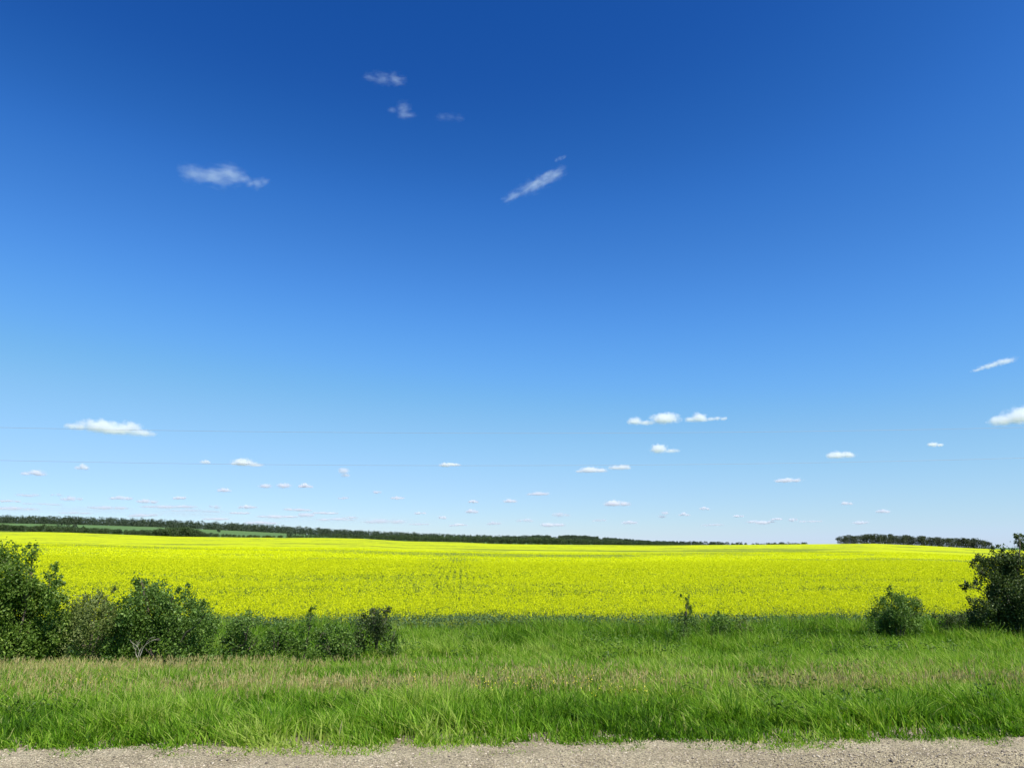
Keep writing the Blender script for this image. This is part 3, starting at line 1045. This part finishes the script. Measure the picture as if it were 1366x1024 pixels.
GROVE = tree_meshes(6, 300, M_TREE, 10.0, 3.8, 0.0)
BELT = tree_meshes(6, 340, M_TREE2, 9.0, 3.3, 0.03)
tree_row(GROVE, 'aspen_tree', 'dark aspen in the grove on the crest beyond the field near the big shrub', 'aspens in the grove on the field crest',
         np.linspace(1122, 1318, 58), (790, 822),
         [(1115, 714.5), (1150, 713), (1170, 712), (1200, 713), (1240, 715.5), (1270, 717), (1292, 717), (1306, 719), (1320, 722.5)], 61, 10.0)
tree_row(BELT, 'shelterbelt_tree', 'green tree standing in the long shelterbelt behind the middle of the yellow field', 'trees in the long shelterbelt',
         np.linspace(432, 905, 138), (792, 835),
         [(420, 711), (480, 713), (560, 714), (640, 715.5), (690, 717), (715, 716), (770, 717.5), (800, 719.5), (860, 721.5), (910, 724)], 62, 9.0)
tree_row(BELT, 'bush_tree', 'low bushy tree in the dark belt behind the left part of the yellow field', 'bushy trees behind the left of the field',
         np.concatenate([np.linspace(-45, 205, 62), np.linspace(208, 268, 20), np.linspace(270, 425, 30)]), (790, 840),
         [(-60, 698), (0, 699), (30, 701), (55, 699.5), (85, 702), (120, 703), (150, 705), (200, 707), (215, 704), (235, 702), (255, 705), (275, 710), (310, 712.5), (350, 713.5), (400, 713), (425, 712)], 63, 9.0,
         (1.0, 1.7))


def far_wood(name, label, spans, seed, h0=9.0):
    """A wood far off that reads as one mass: many small rough crowns on one ridge."""
    s = Soup()
    g = np.random.default_rng(seed)
    for (p0, p1, y0, y1, n, h) in spans:
        px = g.uniform(p0, p1, n)
        y = g.uniform(y0, y1, n)
        for a, b in zip(px, y):
            loc = ground_at_px(a, b)
            hh = h * g.uniform(0.7, 1.15)
            w = hh * g.uniform(0.40, 0.62)
            m = 46
            tt = g.random(m)
            az = g.uniform(0, 6.28, m)
            rr = w * np.sqrt(g.random(m)) * (0.45 + 0.6 * np.sin(np.pi * np.clip(tt + 0.05, 0, 1)))
            c = loc + np.stack([np.cos(az) * rr, np.sin(az) * rr, hh * tt], 1)
            L = g.uniform(1.2, 2.4, m)
            v, f = leaf_quads(c, L, L * 0.8, g, up=0.4)
            s.add(v, f, np.repeat(np.clip(g.normal(g.uniform(0.25, 0.65), 0.15, m), 0, 1), 4))
            v, f = tube([loc - [0, 0, 0.3], loc + [0, 0, hh * 0.6]], [0.18, 0.08], 4)
            s.add(v, f, 0.9)
    o = s.build(name, [M_WOOD])
    tag(o, label, 'woodland', kind='stuff')


far_wood('ridge_wood', 'dark wood running along the hilltop beyond the green pasture',
         [(-420, -120, 1290, 1400, 500, 12.5), (-120, 440, 1290, 1400, 1250, 12.5), (430, 700, 1290, 1400, 620, 11.5), (70, 110, 1000, 1080, 10, 6), (380, 400, 1050, 1100, 6, 6), (290, 296, 1120, 1140, 2, 6)], 71)
far_wood('distant_wood', 'thin far tree line fading out beyond the right half of the field',
         [(690, 960, 1290, 1400, 420, 8.0), (640, 734, 1660, 1780, 320, 8.0), (746, 798, 1660, 1780, 240, 8.0), (804, 900, 1660, 1780, 260, 7.0), (700, 830, 1420, 1600, 160, 6.5), (950, 1060, 1300, 1400, 80, 7.5), (1040, 1075, 1300, 1360, 30, 9.5), (1075, 1118, 1300, 1380, 20, 5)], 72)


# ------------------------------------------------------------------ overhead wires
def wire(name, label, pts, y):
    """A sagging wire through the photographed heights, at the distance y."""
    m = M_WIRE
    ps = np.array([at(px, py, y) for px, py in pts])
    cf = np.polyfit(ps[:, 0], ps[:, 2], 2)
    xs = np.linspace(-46, 52, 60)
    path = np.stack([xs, np.full(60, y), np.polyval(cf, xs)], 1)
    v, f = tube(path, np.full(60, 0.0042), 6)
    o = Soup().add(v, f).build(name, [m], shade=True)
    tag(o, label, 'wire', 'overhead wires')


M_WIRE, _n, _l = new_mat('wire_metal')
_p = _n.new('ShaderNodeBsdfPrincipled')
_p.inputs['Base Color'].default_value = (0.36, 0.37, 0.39, 1)
_p.inputs['Metallic'].default_value = 0.2
_p.inputs['Roughness'].default_value = 0.5
_nz = _n.new('ShaderNodeTexNoise')
_nz.inputs['Scale'].default_value = 3
_mr = _n.new('ShaderNodeMapRange')
_mr.inputs['To Min'].default_value = 0.4
_mr.inputs['To Max'].default_value = 0.65
_o = _n.new('ShaderNodeOutputMaterial')
_l.new(_nz.outputs[0], _mr.inputs[0])
_l.new(_mr.outputs[0], _p.inputs['Roughness'])
_l.new(_p.outputs[0], _o.inputs['Surface'])
wire('power_line', 'upper of the two thin grey wires crossing the sky', [(0, 570), (230, 574), (460, 576.8), (690, 577.8), (880, 577), (1100, 574.5), (1366, 570)], 25.0)
wire('power_line', 'lower of the two thin grey wires crossing the sky', [(0, 613.5), (230, 618), (460, 620.5), (690, 621), (880, 619.5), (1100, 616), (1366, 611)], 25.0)


# ------------------------------------------------------------------ clouds
def cloud_mat(lumps, aspect, dens, amp, soft, flat, seed, nscale, colour=(0.995, 0.995, 0.995, 1)):
    m, n, l = new_mat('cloud_vapour')
    tc = n.new('ShaderNodeTexCoord')
    mp = n.new('ShaderNodeMapping')
    mp.inputs['Scale'].default_value = aspect
    mp.inputs['Location'].default_value = (seed * 3.7, seed * 1.3, seed * 2.1)
    nz = n.new('ShaderNodeTexNoise')
    nz.inputs['Scale'].default_value = nscale
    nz.inputs['Detail'].default_value = 6
    nz.inputs['Roughness'].default_value = 0.6
    l.new(tc.outputs['Object'], mp.inputs[0])
    l.new(mp.outputs[0], nz.inputs['Vector'])
    best = None
    for (cx, cz, rx, rz) in lumps:
        sb = n.new('ShaderNodeVectorMath')
        sb.operation = 'SUBTRACT'
        sb.inputs[1].default_value = (cx, 0, cz)
        dv = n.new('ShaderNodeVectorMath')
        dv.operation = 'DIVIDE'
        dv.inputs[1].default_value = (rx, min(0.9, max(rx, rz)), rz)
        ln = n.new('ShaderNodeVectorMath')
        ln.operation = 'LENGTH'
        l.new(tc.outputs['Object'], sb.inputs[0])
        l.new(sb.outputs[0], dv.inputs[0])
        l.new(dv.outputs[0], ln.inputs[0])
        iv = n.new('ShaderNodeMath')
        iv.operation = 'SUBTRACT'
        iv.inputs[0].default_value = 1.0
        l.new(ln.outputs['Value'], iv.inputs[1])
        if best is None:
            best = iv
        else:
            mx = n.new('ShaderNodeMath')
            mx.operation = 'SMOOTH_MAX'
            mx.inputs[2].default_value = 0.15
            l.new(best.outputs[0], mx.inputs[0])
            l.new(iv.outputs[0], mx.inputs[1])
            best = mx
    nm = n.new('ShaderNodeMath')
    nm.operation = 'MULTIPLY_ADD'
    nm.inputs[1].default_value = amp
    nm.inputs[2].default_value = -0.5 * amp
    l.new(nz.outputs[0], nm.inputs[0])
    ad = n.new('ShaderNodeMath')
    l.new(best.outputs[0], ad.inputs[0])
    l.new(nm.outputs[0], ad.inputs[1])
    mr = n.new('ShaderNodeMapRange')
    mr.interpolation_type = 'SMOOTHSTEP'
    mr.inputs['From Min'].default_value = 0.0
    mr.inputs['From Max'].default_value = soft
    mr.inputs['To Max'].default_value = dens
    l.new(ad.outputs[0], mr.inputs[0])
    last = mr
    if flat is not None:
        sx = n.new('ShaderNodeSeparateXYZ')
        l.new(tc.outputs['Object'], sx.inputs[0])
        fl = n.new('ShaderNodeMapRange')
        fl.interpolation_type = 'SMOOTHSTEP'
        fl.inputs['From Min'].default_value = flat - 0.22
        fl.inputs['From Max'].default_value = flat + 0.22
        l.new(sx.outputs['Z'], fl.inputs[0])
        mu = n.new('ShaderNodeMath')
        mu.operation = 'MULTIPLY'
        l.new(mr.outputs[0], mu.inputs[0])
        l.new(fl.outputs[0], mu.inputs[1])
        last = mu
    m.cycles.volume_step_rate = 0.3
    pv = n.new('ShaderNodeVolumePrincipled')
    pv.inputs['Color'].default_value = colour
    pv.inputs['Anisotropy'].default_value = 0.1
    out = n.new('ShaderNodeOutputMaterial')
    l.new(last.outputs[0], pv.inputs['Density'])
    l.new(pv.outputs[0], out.inputs['Volume'])
    return m


def sphere_mesh():
    s = Soup()
    nu, nv = 24, 12
    v = [[0, 0, 1]]
    for a in range(1, nv):
        th = math.pi * a / nv
        for b in range(nu):
            ph = 2 * math.pi * b / nu
            v.append([math.sin(th) * math.cos(ph), math.sin(th) * math.sin(ph), math.cos(th)])
    v.append([0, 0, -1])
    f = []
    for b in range(nu):
        f.append([0, 1 + b, 1 + (b + 1) % nu])
        k = 1 + (nv - 2) * nu
        f.append([len(v) - 1, k + (b + 1) % nu, k + b])
    for a in range(nv - 2):
        for b in range(nu):
            p, q = 1 + a * nu + b, 1 + a * nu + (b + 1) % nu
            f += [[p, p + nu, q + nu], [p, q + nu, q]]
    return np.array(v, float), np.array(f)


SPH_V, SPH_F = sphere_mesh()
AUTO = {
    'puff': [(-0.35, -0.15, 0.50, 0.55), (0.2, 0.0, 0.62, 0.75), (0.55, -0.2, 0.38, 0.45)],
    'streak': [(-0.45, 0.0, 0.5, 0.5), (0.1, 0.05, 0.6, 0.6), (0.55, -0.05, 0.4, 0.45)],
}
_ci = [0]


def cloud(label, px, py, w, h, style='puff', thick=1.0, lumps=None, tilt=0.0, group='clouds in the blue sky'):
    _ci[0] += 1
    g = np.random.default_rng(500 + _ci[0])
    d = CAM_ROT @ np.array([(px - PW / 2) / FPX, -(py - PH / 2) / FPX, -1.0])
    el = math.atan2(d[2], math.hypot(d[0], d[1]))
    dist = min(42000.0, 1500.0 / math.tan(max(el, 0.01))) / math.cos(el)
    loc = np.array([0, 0, CAM_Z]) + d / np.linalg.norm(d) * dist
    depth_c = dist / np.linalg.norm(d)            # depth along the lens axis
    k = depth_c / FPX
    sx, sz = w * k * 0.54, h * k * 0.60
    sy = min(sx, sz * 2.2)
    wisp = style == 'wisp'
    if lumps is None:
        lumps = AUTO['streak' if style != 'puff' else 'puff']
        lumps = [(cx + g.normal() * 0.08, cz + g.normal() * 0.08, rx * g.uniform(0.85, 1.15), rz * g.uniform(0.85, 1.15)) for cx, cz, rx, rz in lumps]
        if g.random() < 0.5:
            lumps = [(-cx, cz, rx, rz) for cx, cz, rx, rz in lumps]
    dens = thick * (2.3 if style == 'puff' else 3.6 if not wisp else 0.65) / sz
    m = cloud_mat(lumps, (sx / sz * (0.5 if wisp else 1.0), sy / sz, 1.0), dens, 2.2 if not wisp else 2.5, 1.0 if not wisp else 1.7,
                  -0.35 if style == 'puff' else None, _ci[0], (2.0 if w > 40 else 1.3) if not wisp else 2.4, (0.995, 0.995, 0.995, 1) if not wisp else (0.90, 0.96, 1.0, 1))
    s = Soup().add(SPH_V, SPH_F)
    o = s.build('cloud', [m], shade=True)
    o.location = loc
    az = math.atan2(d[0], d[1])
    o.rotation_euler = (0, -tilt, -az)
    o.scale = (sx, sy, sz)
    tag(o, label, 'cloud', group)


cloud('bright torn cloud wisp high over the left third of the field', 288, 234, 92, 34, 'wisp', 1.5,
      [(-0.45, -0.15, 0.55, 0.45), (0.0, -0.15, 0.55, 0.5), (0.35, 0.25, 0.45, 0.6), (0.7, 0.1, 0.3, 0.3)])
cloud('little wisp trailing beside the bright torn wisp', 344, 243, 34, 22, 'wisp', 0.9, tilt=R(20))
cloud('faint curl of cloud, topmost in the whole sky', 513, 105, 60, 20, 'wisp', 0.75, [(0.45, 0.1, 0.5, 0.6), (-0.1, 0.0, 0.6, 0.4), (-0.55, -0.05, 0.4, 0.35)])
cloud('faint star shaped wisp just under the topmost curl', 537, 147, 44, 26, 'wisp', 0.9, [(0.05, 0.0, 0.45, 0.75), (0.4, -0.4, 0.4, 0.3), (-0.55, -0.1, 0.3, 0.25)])
cloud('barely visible wisp trailing to the right of the star shaped wisp', 598, 156, 44, 14, 'wisp', 0.22)
cloud('slanting white feather of cloud high above the field centre', 713, 247, 96, 26, 'wisp', 1.7, [(0.45, 0.15, 0.5, 0.5), (0.0, 0.0, 0.6, 0.45), (-0.6, -0.15, 0.4, 0.3)], tilt=R(24))
cloud('tiny faint tuft just above the slanting feather', 748, 212, 18, 9, 'wisp', 0.5, tilt=R(20))
cloud('long humped white cloud crossed by the upper wire at the left', 150, 572, 106, 26, 'puff', 1.1,
      [(-0.72, 0.0, 0.28, 0.35), (-0.25, 0.2, 0.5, 0.6), (0.05, -0.1, 0.7, 0.5), (0.35, 0.25, 0.3, 0.55), (0.62, -0.2, 0.38, 0.4)])
cloud('white double cloud with a bigger right lobe above the upper wire', 874, 560, 72, 20, 'puff', 1.2,
      [(-0.7, -0.1, 0.3, 0.5), (-0.3, -0.35, 0.5, 0.35), (0.35, 0.1, 0.55, 0.75)])
cloud('soft small cloud following the white double cloud', 928, 558, 36, 16, 'puff', 0.9)
cloud('faint shred of cloud at the tail of the soft small cloud', 956, 558, 26, 10, 'streak', 0.35)
cloud('flat wedge of cloud above the big cumulus at the right edge', 1328, 486, 58, 13, 'streak', 0.35, [(0.3, 0.15, 0.55, 0.6), (-0.2, 0.0, 0.6, 0.45), (-0.65, -0.2, 0.35, 0.3)], tilt=R(8))
cloud('biggest white cumulus, cut off by the right edge of the view', 1368, 557, 86, 30, 'puff', 1.2,
      [(-0.55, -0.1, 0.42, 0.5), (-0.1, 0.15, 0.5, 0.75), (0.4, 0.1, 0.5, 0.7)])
cloud('compact white puff between the wires above the right grove', 1123, 606, 38, 17, 'puff', 1.3)
cloud('white puff with a thin tail below the double cloud', 884, 599, 46, 17, 'puff', 1.1, [(-0.2, 0.0, 0.5, 0.8), (0.45, -0.3, 0.5, 0.35)])
cloud('small faint puff above the right end of the grove', 1246, 593, 22, 9, 'streak', 0.7)
cloud('flat bottomed white cloud on its own left of the grove', 1053, 640, 40, 11, 'puff', 1.2)
cloud('left one of two joined flat clouds touching the lower wire', 790, 627, 44, 11, 'puff', 1.1)
cloud('right one of two joined flat clouds touching the lower wire', 827, 623, 36, 11, 'puff', 1.0)
cloud('rounded white cloud low over the middle shelterbelt', 825, 671, 42, 13, 'puff', 1.2)
cloud('small round puff hanging just below the lower wire at the left', 111, 623, 20, 14, 'puff', 1.1)
cloud('pale flat puff lowest under the long humped cloud', 46, 631, 32, 12, 'puff', 0.9)
cloud('flat white cloud lying across the lower wire', 331, 618, 50, 13, 'puff', 1.1)
cloud('small smudge of cloud on the lower wire beside the flat white cloud', 274, 616, 18, 9, 'puff', 0.7)
cloud('stacked double puff just under the lower wire', 459, 631, 26, 17, 'puff', 0.9, [(-0.1, 0.35, 0.6, 0.45), (0.15, -0.35, 0.6, 0.4)])
cloud('pair of small lobes left of a tiny oval cloud', 367, 648, 46, 11, 'puff', 0.9, [(-0.5, -0.1, 0.4, 0.6), (0.45, 0.1, 0.45, 0.65)])
cloud('tiny oval cloud right of the pair of small lobes', 409, 648, 22, 9, 'puff', 0.9)
cloud('small triangular puff low above the green pasture', 300, 653, 22, 11, 'puff', 1.0)
cloud('thin pale streak lying on the lower wire near the middle', 600, 620, 34, 9, 'streak', 0.8)
cloud('small flat cloud left of the rounded cloud over the shelterbelt', 718, 658, 34, 9, 'puff', 0.9)
cloud('tiny puff left below the small flat cloud', 680, 668, 20, 8, 'puff', 0.8)
cloud('lower of two tiny puffs above the drill rows', 630, 682, 22, 9, 'puff', 0.8)
cloud('upper of two tiny puffs above the drill rows', 631, 669, 16, 7, 'streak', 0.7)
cloud('small broken puff low between the shelterbelt and the grove', 885, 687, 22, 12, 'puff', 0.8, [(0.2, 0.4, 0.6, 0.4), (-0.1, -0.35, 0.7, 0.45)])
cloud('tiny bright puff beside the small broken puff', 913, 686, 18, 7, 'puff', 0.9)
cloud('small oval cloud above the left end of the grove', 1131, 671, 20, 7, 'puff', 0.9)
cloud('small flat puff above the middle of the grove', 1180, 682, 22, 8, 'puff', 0.8)
LOW = 'thin pale streak of cloud lying low along the horizon'
for (px, py, w, h) in [(1014, 696, 34, 6), (1036, 692, 18, 6), (1057, 693, 16, 6), (1083, 695, 32, 6), (95, 665, 30, 9), (160, 664, 30, 7), (36, 660, 30, 6), (60, 672, 60, 6),
                       (146, 677, 66, 8), (225, 676, 56, 8), (262, 681, 70, 9), (286, 676, 20, 7), (322, 684, 30, 7), (370, 689, 66, 8), (408, 687, 26, 8), (448, 693, 40, 7),
                       (512, 695, 56, 8), (468, 690, 24, 6), (560, 684, 20, 7), (503, 656, 16, 6), (530, 664, 18, 6), (458, 664, 18, 6), (612, 700, 26, 7), (660, 698, 26, 6), (748, 686, 22, 8),
                       (735, 700, 30, 6), (560, 699, 30, 6), (950, 700, 28, 5), (20, 678, 40, 7), (100, 684, 46, 6), (190, 687, 60, 6), (14, 668, 24, 6), (76, 660, 22, 7), (196, 668, 34, 7), (240, 664, 20, 6), (330, 676, 30, 7),
                       (396, 680, 40, 7), (432, 684, 30, 7), (350, 697, 60, 6), (290, 692, 50, 6), (590, 690, 20, 6), (700, 694, 26, 6), (800, 694, 24, 6), (840, 697, 26, 6), (985, 688, 16, 5), (1150, 697, 24, 5), (940, 678, 14, 5)]:
    _u = rng.uniform(0.75, 1.35, 2)
    cloud(LOW, px, py, w * _u[0], h * _u[1], 'streak', rng.uniform(0.18, 0.7), group='low cloud streaks along the horizon')
cloud('wide faint veil of cloud low over the left hills', 150, 680, 330, 22, 'streak', 0.06)
cloud('wide faint veil of cloud low over the shelterbelt', 470, 694, 300, 16, 'streak', 0.035)
